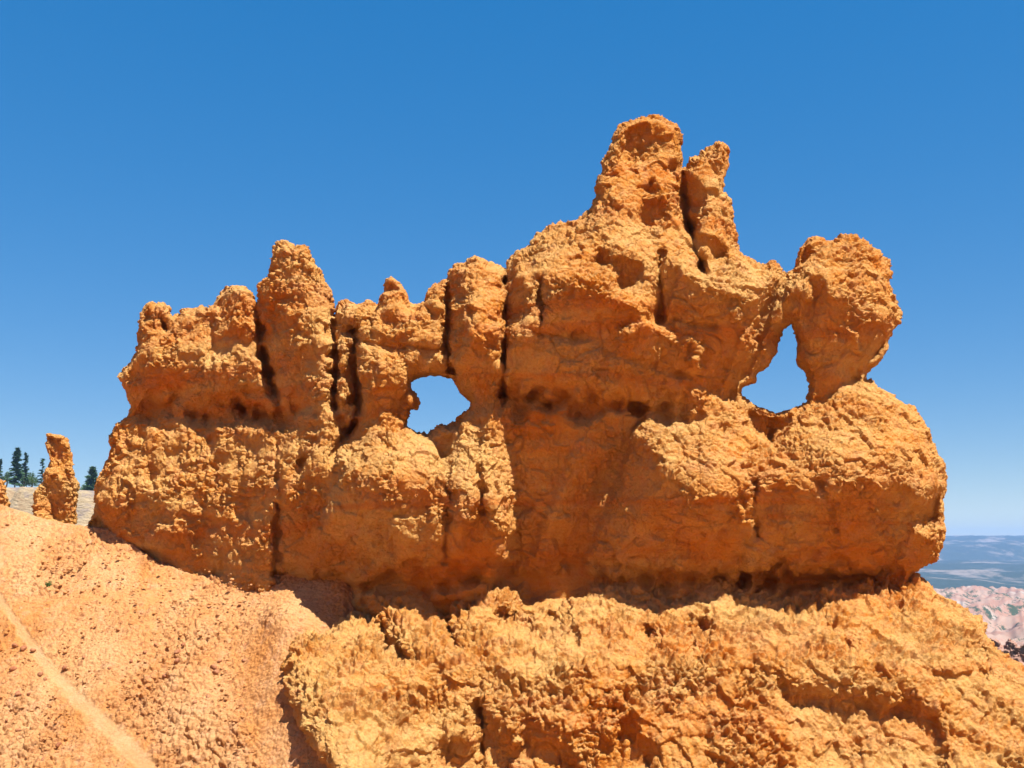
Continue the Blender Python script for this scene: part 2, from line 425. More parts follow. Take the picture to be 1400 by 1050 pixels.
HOLE2 = [(1081,446),(1083,452),(1087,462),(1091,473),(1088,486),(1088,498),(1095,508),(1105,520),(1105,534),(1104,547),(1094,552),(1081,557),(1070,562),(1055,560),
 (1038,554),(1025,549),(1016,539),(1018,528),(1026,523),(1037,521),(1042,510),(1053,500),(1061,484),(1063,470),(1069,462),(1070,455),(1078,449)]
def grow(poly, k):
    cx = sum(p[0] for p in poly) / len(poly); cy = sum(p[1] for p in poly) / len(poly)
    return [(x + k * (x - cx) / math.hypot(x - cx, y - cy), y + k * (y - cy) / math.hypot(x - cx, y - cy)) for x, y in poly]
HOLE1 = grow(HOLE1, 2.5); HOLE2 = grow(HOLE2, 3.5)
def c1(p): return P(120, 300, K, p)
def c2(p): return P(400, 340, K, p)
def c3(p): return P(680, 140, K, p)
def c4(p): return P(980, 300, K, p)
def c5(p): return P(120, 550, K, p)
def c6(p): return P(400, 560, K, p)
def c7(p): return P(680, 380, K, p)
def c8(p): return P(680, 600, K, p)
def c9(p): return P(980, 530, K, p)
LF = (.9, -.25)       # faces that look left
DEEP = (0, -.9)
SH_A = [
 c1([(190,860),(230,800),(310,770),(330,800),(420,830),(510,810),(470,860),(460,940),(475,1050),(220,1050),(235,980),(200,920)]),
 c1([(520,830),(590,860),(640,875),(660,830),(700,870),(760,900),(810,920),(850,870),(930,890),(1000,880),(990,960),(940,1010),(930,1050),(490,1050),(465,960),(480,860)]),
 (c1([(905,440),(960,420),(1000,440),(1000,520),(1060,560),(1040,620),(1080,680),(1130,740),(1160,850),(1200,920),(1170,980),(1210,1010),(1150,1050),(930,1050),(1000,960),(1010,880),(960,800),(930,730),(915,660),(910,600),(900,520)]), (.7, -.5)),
 c1([(740,590),(800,590),(840,640),(850,665),(770,680),(700,700),(670,720),(665,640),(690,610)]),
 (c1([(380,490),(430,500),(455,540),(420,590),(385,570)]), LF), (c1([(285,480),(340,470),(345,520),(290,530)]), LF), (c1([(270,720),(320,720),(310,770),(275,800)]), LF),
 (c1([(695,390),(740,390),(730,440),(700,480)]), LF), c1([(1145,660),(1200,690),(1210,740),(1190,790),(1150,730)]),
 (c1([(965,230),(990,220),(985,270),(965,290)]), LF), c1([(1005,380),(1050,400),(1030,460),(1000,440)]),
 c5([(215,0),(480,0),(480,160),(430,150),(350,105),(310,130),(290,200),(270,190),(270,90),(160,150),(200,90)]),
 c5([(490,0),(1230,0),(1180,30),(1140,70),(1110,130),(1050,90),(1020,90),(1000,160),(950,140),(900,110),(850,90),(780,100),(720,75),(690,120),(670,230),(640,220),(600,170),(550,90),(520,70),(490,60)]),
 (c5([(1085,400),(1130,340),(1165,310),(1160,270),(1130,230),(1125,300),(1090,370)]), LF), (c5([(995,190),(1010,280),(1040,310),(1015,250)]), LF),
 c5([(20,490),(110,560),(230,565),(250,470),(330,520),(420,560),(340,640),(370,700),(470,720),(540,770),(570,830),(700,860),(840,870),(1000,880),(1000,920),(880,900),(780,890),(680,960),(590,930),(560,880),(480,880),(440,915),(560,1100),(340,1100),(100,830),(60,670)]),
 c5([(680,520),(800,530),(900,520),(950,540),(900,590),(870,640),(790,600),(740,570)]), c5([(620,600),(760,620),(770,650),(700,670),(620,710),(580,740),(560,720),(600,660)]),
 c5([(740,660),(790,740),(770,800),(720,800),(760,760)]), c5([(320,330),(370,400),(360,440),(330,380)]),
 (c5([(1035,540),(1070,600),(1100,720),(1115,770),(1010,760),(1025,640)]), (-.8, -.6)), (c5([(1010,780),(1120,770),(1155,900),(1150,1100),(1080,1100),(1000,960),(1000,880)]), DEEP),
 (c5([(1295,270),(1350,190),(1400,120),(1400,190),(1310,310)]), LF),
 c5([(1340,450),(1400,440),(1400,1250),(1120,1250),(1155,900),(1115,760),(1060,530),(1180,540),(1220,510),(1270,530)]),
 (c2([(215,350),(235,360),(235,560),(225,540)]), LF), (c2([(325,430),(345,550),(340,700),(360,850),(300,1000),(230,960),(240,860),(210,870),(235,800),(300,810),(310,760),(270,600),(310,560),(325,500)]), DEEP),
 c2([(440,480),(560,520),(620,510),(640,540),(560,550),(500,520)]), c2([(640,540),(800,540),(800,560),(650,550)]),
 c2([(660,600),(790,620),(800,600),(860,690),(840,710),(770,690),(640,715),(620,700)]), (c2([(820,440),(850,560),(870,640),(860,690),(800,600),(815,500)]), LF),
 (c2([(835,120),(900,170),(880,260),(835,290),(860,300),(930,430),(960,490),(910,500),(870,560),(820,480),(830,300)]), (1.0, -.35)),
 c2([(870,560),(920,510),(1010,540),(1050,590),(1060,700),(1070,780),(1050,830),(1020,880),(940,890),(870,900),(940,820),(890,760),(860,690)]),
 c2([(960,450),(1030,500),(1100,520),(1130,500),(1140,660),(1080,640),(1100,550),(1050,510),(980,500)]),
 c2([(345,690),(400,760),(520,750),(570,770),(620,720),(640,730),(620,770),(590,840),(620,880),(600,930),(560,900),(540,880),(470,880),(400,950),(330,1000),(290,1020),(370,850)]),
 c2([(760,940),(860,920),(880,880),(1020,880),(900,920),(870,980),(860,1050),(790,1050),(735,990)]),
 c2([(480,170),(530,170),(560,220),(500,250)]), c2([(470,370),(540,370),(540,410),(490,400)]), c2([(700,310),(790,320),(740,360)]),
 (c2([(1140,110),(1200,180),(1250,270),(1240,340),(1140,360),(1140,300),(1155,280),(1130,200)]), (.9, -.5)), (c2([(1320,170),(1350,180),(1400,380),(1320,380),(1310,300)]), LF),
 c6([(0,490),(80,510),(110,480),(210,480),(240,400),(430,440),(500,500),(620,560),(530,580),(540,640),(640,700),(740,790),(800,660),(830,500),(880,570),(930,640),(970,700),(1000,660),(1100,660),(1180,690),(1210,860),(1210,1250),(0,1250)]),
 (c6([(830,420),(850,500),(900,560),(960,600),(980,520),(1000,400),(1020,480),(1050,580),(1090,660),(1000,700),(880,660),(830,560)]), (.3, -.6)),
 c6([(1130,0),(1400,0),(1400,1250),(1180,1250),(1180,690),(1180,560),(1240,460),(1190,340),(1180,210),(1130,190)]),
 c6([(740,110),(860,70),(860,200),(830,260),(790,270)]),
 c7([(250,110),(300,90),(390,70),(500,80),(560,120),(620,150),(700,210),(760,220),(620,260),(700,330),(770,280),(860,310),(940,350),(1000,380),(1040,330),(1030,460),(1080,500),(1040,560),(1000,640),(760,760),(740,850),(720,880),(830,940),(860,1050),(90,1050),(90,920),(40,880),(30,700),(0,690),(0,400),(150,370),(220,300)]),
 c7([(850,60),(900,60),(940,90),(1060,40),(1130,160),(1200,80),(1260,190),(1310,200),(1280,350),(1380,360),(1400,530),(1310,570),(1220,640),(1150,610),(1040,570),(1080,500),(1100,350),(1050,320),(960,330),(900,260),(840,230)]),
 c8([(90,0),(790,0),(840,100),(860,170),(900,220),(980,260),(1000,330),(1040,430),(1070,330),(1140,320),(1240,320),(1150,430),(1270,390),(1370,470),(1350,560),(1360,640),(1300,700),(1400,690),(1400,1200),(0,1200),(90,540)]),
 c8([(1150,430),(1240,340),(1370,340),(1400,500),(1400,1000),(1100,1000)]),
 c9([(0,640),(75,600),(200,560),(340,520),(400,540),(520,490),(550,490),(620,500),(720,520),(800,510),(850,540),(920,530),(1000,530),(1050,590),(1130,600),(1190,530),(1225,460),(1240,560),(1220,700),(1230,860),(1170,930),(1060,980),(1100,1350),(0,1350)]),
 c9([(190,100),(350,130),(470,90),(400,140),(380,190),(300,300),(250,270),(190,200)]),
 c4([(400,400),(440,370),(480,430),(510,440),(500,310),(550,310),(580,400),(610,440),(700,450),(730,530),(780,570),(850,570),(930,560),(980,520),(930,680),(870,780),(820,850),(660,880),(560,970),(480,990),(480,860),(415,770),(425,680),(395,560),(340,560),(340,480)]),
 c4([(0,390),(60,400),(90,520),(140,490),(180,440),(190,430),(270,420),(290,370),(340,330),(335,480),(390,550),(350,650),(320,730),(230,870),(140,910),(130,940),(40,970),(0,930)]),
 (c4([(430,160),(480,130),(520,180),(440,240)]), LF),
 c3([(680,190),(730,110),(780,90),(810,140),(830,200),(800,230),(710,320),(680,280)]), c3([(740,600),(830,510),(900,560),(890,600),(830,640),(830,690),(800,650)]),
 (c3([(620,840),(770,860),(760,930),(720,970),(650,980),(620,890)]), DEEP), c3([(490,820),(560,780),(600,820),(590,860),(500,870)]),
 (c3([(985,430),(1055,400),(1105,470),(1105,580),(1060,700),(1085,760),(1110,870),(1090,880),(1040,740),(1000,620)]), (1.6, -.3)),
 (c3([(40,870),(70,850),(110,930),(150,1010),(100,1050),(40,1000)]), (.9, -.5)), (c3([(860,800),(880,900),(880,1050),(845,1050),(860,950)]), LF),
 c3([(1160,310),(1220,290),(1230,350),(1190,400),(1165,350)]), (c3([(525,420),(555,440),(570,530),(530,540)]), LF), c3([(790,420),(830,420),(830,470),(800,470)]),
 c3([(910,320),(960,330),(940,370),(920,360)]), c3([(1130,750),(1200,760),(1200,830),(1150,860)]),
 c3([(900,900),(970,890),(980,940),(1060,950),(1060,1050),(880,1050),(870,960)]),
]
LIT_A = [
 c9([(430,490),(530,490),(545,590),(515,550),(400,570)]), c9([(830,620),(880,650),(910,740),(850,690)]), c9([(1020,710),(1100,740),(1150,700),(1205,740),(1205,850),(1160,850),(1110,800),(1030,730)]),
 c8([(1240,330),(1370,330),(1375,460),(1320,450),(1265,380)]), c7([(1045,330),(1100,350),(1090,430),(1040,490),(1010,450),(1045,400)]),
 c4([(150,560),(200,580),(215,700),(190,650),(120,670)]), c4([(660,550),(730,540),(780,730),(720,640),(660,570)]), c6([(120,560),(175,550),(180,600),(125,590)]),
 c5([(470,880),(560,875),(590,930),(540,940),(470,910)]), c5([(740,910),(880,910),(880,940),(740,930)]),
]
CR_A = [([(934,235),(938,290),(946,330),(962,370)], 45, 7), ([(690,542),(780,552),(870,560),(935,572)], 38, 17), ([(185,560),(222,556),(243,545),(262,572),(300,570),(325,560)], 34, 15), ([(340,558),(375,575),(405,568)], 40, 15), ([(735,455),(770,462),(810,460)], 14, 7), ([(925,440),(975,446)], 14, 6), ([(1010,790),(1120,800),(1210,790)], 44, 16), ([(904,345),(899,375),(905,405),(902,440)], 20, 3), ([(741,380),(736,400),(740,425),(737,450)], 14, 3),
 ([(612,385),(610,470),(616,505)], 42, 6), ([(457,430),(459,500),(458,560)], 50, 6), ([(484,452),(487,520),(491,560),(478,592)], 56, 8),
 ([(352,416),(355,470),(366,515),(380,550)], 52, 7), ([(692,372),(692,440),(690,500),(686,540)], 38, 5), ([(381,690),(378,740),(377,800)], 30, 5),
 ([(380,600),(378,640),(384,680)], 12, 3), ([(408,648),(420,620),(428,600)], 14, 4), ([(468,604),(488,575)], 14, 4), ([(612,640),(613,700),(606,780)], 14, 4),
 ([(655,580),(655,640),(660,700)], 12, 4), ([(500,468),(545,478),(565,474),(608,480)], 12, 4), ([(290,440),(288,490)], 12, 5), ([(1077,378),(1070,410),(1078,445)], 12, 4),
 ([(1060,555),(1058,600)], 10, 6), ([(1034,660),(1029,700),(1036,735)], 12, 4), ([(850,490),(900,500),(950,520)], 8, 5), ([(1123,660),(1140,700),(1145,740)], 8, 3),
 ([(232,430),(226,450)], 10, 4), ([(392,800),(420,805),(640,792),(800,794),(1000,797),(1200,792)], 36, 19), ([(470,420),(474,480),(470,540)], 10, 4), ([(508,420),(508,460)], 8, 3)]
def YcA(u, v): return 30.0 + 6.5 * sstep(640, 90, np.asarray(u, float)) + .6 * sstep(900, 1300, np.asarray(u, float))
RA = rock_surface((116, 146, 1308, 880), OUT_A, [HOLE1, HOLE2], SH_A, LIT_A, CR_A, YcA, 1.3, 46, 58, 62, 260, seed=10, streak=2.8, amp=.76, free=[(90,725),(150,738),(180,760),(210,790),(240,800),(300,806),(380,812),(405,860),(455,872),(520,825),(1260,812),(1260,960),(60,960)], bulges=[(405, 440, 34, 80, 30), (652, 430, 28, 60, 28), (212, 490, 34, 30, 26), (320, 505, 40, 28, 30), (322, 430, 22, 32, 20), (530, 500, 40, 24, 22), (540, 430, 40, 24, 18), (655, 670, 40, 70, 60), (250, 680, 120, 75, 60), (410, 650, 50, 70, 70), (520, 650, 80, 55, 60), (830, 430, 110, 110, 75), (1160, 630, 95, 80, 70), (965, 640, 65, 50, 55), (980, 400, 60, 60, 30), (1150, 400, 60, 50, 25), (260, 500, 90, 40, 25), (560, 640, 70, 50, 50)])
fin = empty('rock_fin', (0, 30, -2))
tag(fin, 'long orange sandstone fin with spires and two window holes against the sky', 'rock formation')
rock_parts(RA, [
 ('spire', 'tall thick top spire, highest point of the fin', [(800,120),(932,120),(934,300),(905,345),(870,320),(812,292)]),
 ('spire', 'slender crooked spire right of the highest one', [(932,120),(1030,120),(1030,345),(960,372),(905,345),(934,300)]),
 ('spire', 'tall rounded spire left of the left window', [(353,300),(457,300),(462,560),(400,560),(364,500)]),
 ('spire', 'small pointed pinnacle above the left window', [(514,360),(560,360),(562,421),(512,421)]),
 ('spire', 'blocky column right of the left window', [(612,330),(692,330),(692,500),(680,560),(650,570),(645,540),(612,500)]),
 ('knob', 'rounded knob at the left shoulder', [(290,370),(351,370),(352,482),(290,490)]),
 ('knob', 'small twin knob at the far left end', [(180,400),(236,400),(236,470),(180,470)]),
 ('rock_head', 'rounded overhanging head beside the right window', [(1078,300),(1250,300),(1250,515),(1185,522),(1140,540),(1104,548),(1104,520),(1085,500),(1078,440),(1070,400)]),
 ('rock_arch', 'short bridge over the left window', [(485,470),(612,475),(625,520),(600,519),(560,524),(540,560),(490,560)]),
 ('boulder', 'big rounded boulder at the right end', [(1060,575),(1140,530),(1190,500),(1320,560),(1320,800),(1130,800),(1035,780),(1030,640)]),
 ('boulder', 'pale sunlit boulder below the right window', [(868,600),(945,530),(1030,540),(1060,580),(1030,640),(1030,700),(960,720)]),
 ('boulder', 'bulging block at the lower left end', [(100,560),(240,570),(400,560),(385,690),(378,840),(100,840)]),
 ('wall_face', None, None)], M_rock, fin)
del RA

# ------------------------------------------------------------------ base ledge below the fin
KA, KB = 2.9167, 2.5926
def a5(p): return P(380, 760, KA, p)
def a6(p): return P(860, 760, KB, p)
TOPB = a5([(70,330),(130,300),(200,305),(240,270),(320,232),(385,240),(372,200),(350,160),(388,125),(430,150),(490,130),(530,150),(608,140),(640,200),(668,235),(690,160),(750,103),(800,130),(900,125),(950,150),(968,205),(1000,260),(1060,190),(1110,210),(1160,170),(1250,150),(1320,110),(1400,145)]) \
     + a6([(60,130),(100,120),(150,140),(220,120),(260,90),(318,55),(345,80),(400,110),(430,135),(480,115),(540,150),(640,150),(700,105),(780,110),(850,100),(920,120),(980,85),(1022,75),(1070,110),(1120,150),(1200,190),(1240,230),(1270,290),(1300,330),(1350,375),(1400,400)])
OUT_B = [(395,960),(390,930),(392,900),(398,875)] + TOPB + [(1440,930),(1520,980),(1640,1060),(1700,1260),(560,1260),(500,1120),(455,1056),(420,1010)]
SH_B = [(a5([(410,270),(440,330),(520,380),(510,400),(430,370)]), (.8,-.5)),
 (a5([(660,250),(690,270),(690,330)]), (.8,-.5)), a5([(870,220),(960,220),(950,250),(890,270)]), a5([(1060,230),(1120,240),(1090,290)]),
 a5([(650,740),(720,730),(800,790),(830,1000),(650,1000)]), a5([(800,600),(880,650),(900,700),(960,780),(980,700),(1010,680),(1120,720),(1150,750),(1190,800),(1300,1000),(820,1000)]),
 a5([(1310,760),(1400,640),(1500,780),(1500,1000),(1340,1000)]),
 a6([(510,410),(590,470),(700,470),(740,500),(740,570),(800,600),(760,640),(670,600),(600,590),(560,510)]),
 a6([(750,470),(790,520),(870,480),(900,560),(980,500),(1100,570),(1110,640),(1040,610),(1030,700),(960,680),(900,640),(800,640),(820,700),(740,900),(650,900),(670,640)]),
 a6([(1030,640),(1110,640),(1100,900),(1030,900)]), a6([(420,860),(460,880),(430,920)]), a6([(240,220),(280,230),(270,270)]), a6([(60,240),(90,260),(80,320)]),
 a6([(770,300),(800,320),(780,340)]), a6([(1180,340),(1210,360),(1190,370)])]
CR_B = [([(520,850),(530,890),(560,900)], 22, 6), ([(608,840),(620,880)], 18, 5), ([(712,845),(722,860)], 18, 6), ([(778,840),(785,880)], 14, 5), ([(655,960),(660,1050)], 16, 5),
 ([(1340,880),(1352,905),(1348,930)], 12, 5), ([(940,840),(950,900)], 8, 5), ([(1120,810),(1130,860)], 8, 6)]
def YcB(u, v):
    v = np.asarray(v, float); u = np.asarray(u, float)
    steep = 30.3 - (v - 800) * .0215; upright = 30.3 - np.minimum(v - 800, 110) * .0215 - .007 * np.maximum(v - 910, 0)
    k = sstep(430, 640, u); return steep * (1 - k) + upright * k + .8 * sstep(900, 1400, u) * (1 - sstep(900, 1100, v))
RB = rock_surface((370, 780, 1560, 1180), OUT_B, [], SH_B, [], CR_B, YcB, 1.35, 55, 58, 70, 200, g_lit=(0, .12), g_shade=(0, -.5), seed=40, scr=160, cancel=0, streak=8.0, amp=.85, floor=-28, free=[(300,1062),(1700,1062),(1700,1400),(300,1400)])
base = empty('base_ledge', (8, 27, -5))
tag(base, 'rough crumbly orange rock ledge under the fin, filling the bottom right', 'rock ledge')
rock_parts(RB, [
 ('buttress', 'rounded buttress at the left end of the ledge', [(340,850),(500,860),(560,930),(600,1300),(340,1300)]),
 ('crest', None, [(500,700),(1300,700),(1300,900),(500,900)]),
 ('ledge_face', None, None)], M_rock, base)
del RB

# ------------------------------------------------------------------ scree slope with the footpath
A_, B_, C_ = [world(*p) for p in ((0, 690, 38.0), (390, 806, 31.2), (450, 1050, 25.6))]
sol = np.linalg.solve(np.array([[1, p[0], p[1]] for p in (A_, B_, C_)]), np.array([p[2] for p in (A_, B_, C_)]))
def slope_z(x, y): return sol[0] + sol[1] * x + sol[2] * y
crest_px = [(-400,640),(-200,662),(0,690),(20,698),(45,706),(85,716),(120,721),(150,722),(180,740),(210,760),(260,772),(380,780),(460,790),(700,800)]
path_px = [(-60,735),(0,820),(30,862),(60,905),(85,930),(110,957),(140,985),(175,1020),(215,1062),(260,1110),(330,1190)]
us = np.concatenate([np.arange(-420, -40, 9), np.arange(-40, 520, 1.15), np.arange(520, 700, 9)]).astype(float)
cv_ = np.interp(us, [p[0] for p in crest_px], [p[1] for p in crest_px])
nr = 400; tt = np.concatenate([np.linspace(0, 1, nr)])
vb = 1120.0
def plane_Y(u, v):
    xr, zr = ray(u, v); return sol[0] / (zr - sol[1] * xr - sol[2])
UUs = us[:, None] + 0 * tt; VVs = vb + (cv_[:, None] - vb) * tt[None]
Ys = plane_Y(UUs, VVs)
xr, zr = ray(UUs, VVs)
X_, Y_, Z_ = xr * Ys, Ys, zr * Ys
# rows beyond the crest fall away, rows nearer than the frame run on to the gully
extra_r = []
for k, dy in enumerate((.25, .6, 1.0, 1.6, 2.5, 4, 7, 12)):
    yy = Y_[:, -1] + dy; xx = X_[:, -1] * yy / Y_[:, -1]
    extra_r.append((xx, yy, slope_z(xx, yy) - (.55 * dy + .12 * dy ** 2 if dy < 2 else 1.4 * dy - 1.2)))
Xg = np.column_stack([X_] + [e[0] for e in extra_r]); Yg = np.column_stack([Y_] + [e[1] for e in extra_r]); Zg = np.column_stack([Z_] + [e[2] for e in extra_r])
pre = []
for yy in (2., 5., 8., 11., 14., 16.5, 18.5):
    y2 = np.minimum(yy, Y_[:, 0] - .4); xx = X_[:, 0] * y2 / Y_[:, 0]; pre.append((xx, y2, slope_z(xx, y2)))
Xg = np.column_stack([e[0] for e in pre] + [Xg]); Yg = np.column_stack([e[1] for e in pre] + [Yg]); Zg = np.column_stack([e[2] for e in pre] + [Zg])
sh_ = Xg.shape
Pw = np.stack([Xg.ravel(), Yg.ravel(), Zg.ravel()], 1)
ud = 700 + F * Pw[:, 0] / (cp * Pw[:, 1] + sp * Pw[:, 2]); vd = 525 - F * (cp * Pw[:, 2] - sp * Pw[:, 1]) / (cp * Pw[:, 1] + sp * Pw[:, 2])
dpath = segdist(ud.astype(f32), vd.astype(f32), path_px, False)
wpath = 5 + 7 * sstep(820, 1050, vd)
pm = 1 - sstep(.5, 1.5, (dpath + perlin(Pw * 1.6, 7) * 3 + perlin(Pw * 6, 8) * 3) / wpath)
low = sstep(0, 1, (ud * .55 + (vd - 690)) / 400)                       # coarser rubble lower down
Pn = Pw / S_PX
f1, f2, rn = worley(Pn / 8, 51); g1, g2, rg = worley(Pn / 4.2, 52)
patch = sstep(-.2, .35, perlin(Pw * .45, 53))
D = 15 * np.exp(-(segdist(ud.astype(f32), vd.astype(f32), [(400,870),(392,950),(415,1005),(455,1056),(500,1120)], False) / 42) ** 2) + 13 * np.exp(-((ud - 405) / 46) ** 2 - ((vd - 872) / 46) ** 2) - 24 * np.exp(-((ud - 265) / 95) ** 2 - ((vd - 782) / 40) ** 2) + perlin(Pn / 70, 54) * 5 + perlin(Pn / 28, 55) * 2.2
rub = np.clip(.5 - f1, -.2, .5) * 5 * (.25 + .9 * patch) + (.5 - g1) * 2.2 + perlin(Pn / 3, 56) * .8 + np.clip(rn - .33, 0, 1) * 16 * patch
h1, h2, rh = worley(Pn / 14, 59); rub += np.clip(rh - .1, 0, 1) * 9 * patch * low - 2.0 * np.exp(-((h2 - h1) / .08) ** 2) * patch
rub += perlin(Pn / 9, 57) * 1.6
D += rub * (1 - .85 * pm) * (.85 + .3 * low) - pm * 1.5
D = D.reshape(sh_)
nrm = np.array([-sol[1], -sol[2], 1.0]); nrm /= np.linalg.norm(nrm)
Xg = Xg + D * S_PX * nrm[0]; Yg = Yg + D * S_PX * nrm[1]
Zg = Zg + D * S_PX * nrm[2] - (.022 * np.clip(ud - 470, 0, 400)).reshape(sh_)
Vs = np.stack([Xg.ravel(), Yg.ravel(), Zg.ravel()], 1)
ii = np.arange(Vs.shape[0]).reshape(sh_)
Qs = np.stack([ii[:-1, :-1].ravel(), ii[1:, :-1].ravel(), ii[1:, 1:].ravel(), ii[:-1, 1:].ravel()], 1)
Ns = vnormals(Vs, Qs)
def scree_material(name, cols, path=False):
    m, t, b = new_mat(name); p = mapped(t)
    ps = mapped(t, (1.0, .35, 1.0))
    c = ramp(t, nnoise(t, ps, .5, 6, .62, .5), [(.34, cols[0]), (.5, cols[1]), (.66, cols[2])])
    if not path:
        c = mixc(t, ramp(t, nnoise(t, p, 2.1, 6, .7), [(.52, grey(0)), (.7, grey(.6))]), c, cols[3])
        vo = t.nodes.new('ShaderNodeTexVoronoi'); vo.inputs['Scale'].default_value = 9; t.links.new(p, vo.inputs['Vector'])
        sep = t.nodes.new('ShaderNodeSeparateColor'); t.links.new(vo.outputs['Color'], sep.inputs[0])
        c = mixc(t, ramp(t, sep.outputs[0], [(.93, grey(0)), (.98, grey(.5))]), c, (.32, .10, .04))
        c = mixc(t, ramp(t, nnoise(t, p, 14, 4, .7), [(.34, grey(.5)), (.48, grey(0))]), c, (.30, .11, .03))
    at = t.nodes.new('ShaderNodeAttribute'); at.attribute_name = 'trodden'
    c = mixc(t, at.outputs['Fac'], c, ramp(t, nnoise(t, p, 3, 6, .7), [(.35, (.60, .34, .14)), (.65, (.66, .41, .20))]))
    t.links.new(c, b.inputs['Base Color'])
    k = .35 if path else 1
    n1 = bump(t, b, nnoise(t, p, 9, 8, .78, .3), .09 * k)
    bump(t, b, nnoise(t, p, 30, 5, .75), .035 * k, 1, n1)
    return m
M_scree = scree_material('scree_soil', [(.60, .245, .065), (.63, .295, .105), (.67, .36, .15), (.66, .37, .20)])
pmc = np.clip(pm * .85 * (.75 + .6 * perlin(Pw * 1.1, 58)), 0, 1)
pmg = pm[Qs].mean(1) > .5
inv = np.unique(Qs[~pmg].ravel(), return_inverse=True)
o = mesh('slope', Vs[inv[0]], inv[1].reshape(-1, 4), M_scree, None, Ns[inv[0]], {'trodden': pmc[inv[0]]}); tag(o, kind='structure')
inv = np.unique(Qs[pmg].ravel(), return_inverse=True)
o = mesh('path', Vs[inv[0]], inv[1].reshape(-1, 4), M_scree, None, Ns[inv[0]], {'trodden': pmc[inv[0]]}); tag(o, kind='structure')

# gully ground round the viewpoint and under the rocks: joins the slope and runs out to the canyon
gx, gy = np.meshgrid(np.linspace(-110, 110, 177), np.linspace(-90, 34, 110), indexing='ij')
gz = -9.5 - 3.0 * sstep(0, -40, gx) * 0 + 1.2 * perlin(np.stack([gx.ravel() / 9, gy.ravel() / 9, gx.ravel() * 0], 1), 91).reshape(gx.shape)
gz = gz - .25 * np.clip(gx - 15, 0, 99) * sstep(0, 30, gy)
dist = np.hypot(gx, gy - 12)
gz = gz + .62 * np.clip(dist - 26 + 3 * perlin(np.stack([gx.ravel() / 14, gy.ravel() / 14, gx.ravel() * 0], 1), 92).reshape(gx.shape), 0, 55) * sstep(4, -12, gy - np.abs(gx) * .75)  # unseen rim raised round the viewpoint to block low sky and bounce warm light
gz = np.minimum(gz, np.where((gy > 1) & (gx < 12), slope_z(gx, gy) - 1.0, 99))
Vg = np.stack([gx.ravel(), gy.ravel(), gz.ravel()], 1); ii = np.arange(len(Vg)).reshape(gx.shape)
Qg_ = np.stack([ii[:-1, :-1].ravel(), ii[1:, :-1].ravel(), ii[1:, 1:].ravel(), ii[:-1, 1:].ravel()], 1)
tag(mesh('ground', Vg, Qg_, M_scree), kind='structure')

# ------------------------------------------------------------------ small rocks: hoodoo, stubs, far red spur
def h7(p): return P(0, 580, 7.0, p)
def single_rock(name, label, cat, loc, bbox, outer, shades, Y, R, T, mat, seed, nscale=.5, step=.8, relief=1.0):
    Rr = rock_surface(bbox, outer, [], shades, [], [], lambda u, v: Y + 0 * u, step, R, T, T, T * 2.6, seed=seed, s_px=Y / F, scr=80, nscale=nscale, relief=relief)
    b = world((bbox[0] + bbox[2]) / 2, bbox[3], Y)
    cu = Rr['V']; e = None
    o = mesh(name, cu - b, Rr['Q'], mat, None, Rr['N']); o.location = b
    return tag(o, label, cat)
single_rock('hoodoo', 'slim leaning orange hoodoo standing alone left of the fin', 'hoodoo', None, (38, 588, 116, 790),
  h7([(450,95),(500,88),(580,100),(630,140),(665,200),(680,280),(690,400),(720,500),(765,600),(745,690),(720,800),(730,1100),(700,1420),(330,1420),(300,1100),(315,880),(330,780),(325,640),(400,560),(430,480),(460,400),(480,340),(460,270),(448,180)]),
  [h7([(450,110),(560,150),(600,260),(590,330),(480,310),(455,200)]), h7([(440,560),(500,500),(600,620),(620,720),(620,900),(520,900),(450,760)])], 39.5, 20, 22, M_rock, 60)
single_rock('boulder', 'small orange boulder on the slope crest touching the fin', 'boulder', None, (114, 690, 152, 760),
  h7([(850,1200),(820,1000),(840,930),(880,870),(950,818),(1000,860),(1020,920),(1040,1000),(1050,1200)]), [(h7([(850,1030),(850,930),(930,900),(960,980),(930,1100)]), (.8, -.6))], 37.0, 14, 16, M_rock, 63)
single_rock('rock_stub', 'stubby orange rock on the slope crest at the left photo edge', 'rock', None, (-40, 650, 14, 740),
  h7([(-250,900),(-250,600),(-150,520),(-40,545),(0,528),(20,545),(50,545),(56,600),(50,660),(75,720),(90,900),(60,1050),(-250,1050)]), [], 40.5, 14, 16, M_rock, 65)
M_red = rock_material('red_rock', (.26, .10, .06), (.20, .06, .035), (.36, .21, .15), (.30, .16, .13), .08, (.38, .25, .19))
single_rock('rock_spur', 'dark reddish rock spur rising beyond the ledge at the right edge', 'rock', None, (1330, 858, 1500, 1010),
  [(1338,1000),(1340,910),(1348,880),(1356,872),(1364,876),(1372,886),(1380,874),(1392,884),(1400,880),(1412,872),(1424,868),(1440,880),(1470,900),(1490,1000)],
  [[(1393,884),(1420,878),(1420,912),(1402,905)], [(1352,872),(1362,876),(1362,890),(1355,886)]], 150.0, 26, 26, M_red, 67, nscale=.4, step=.9)

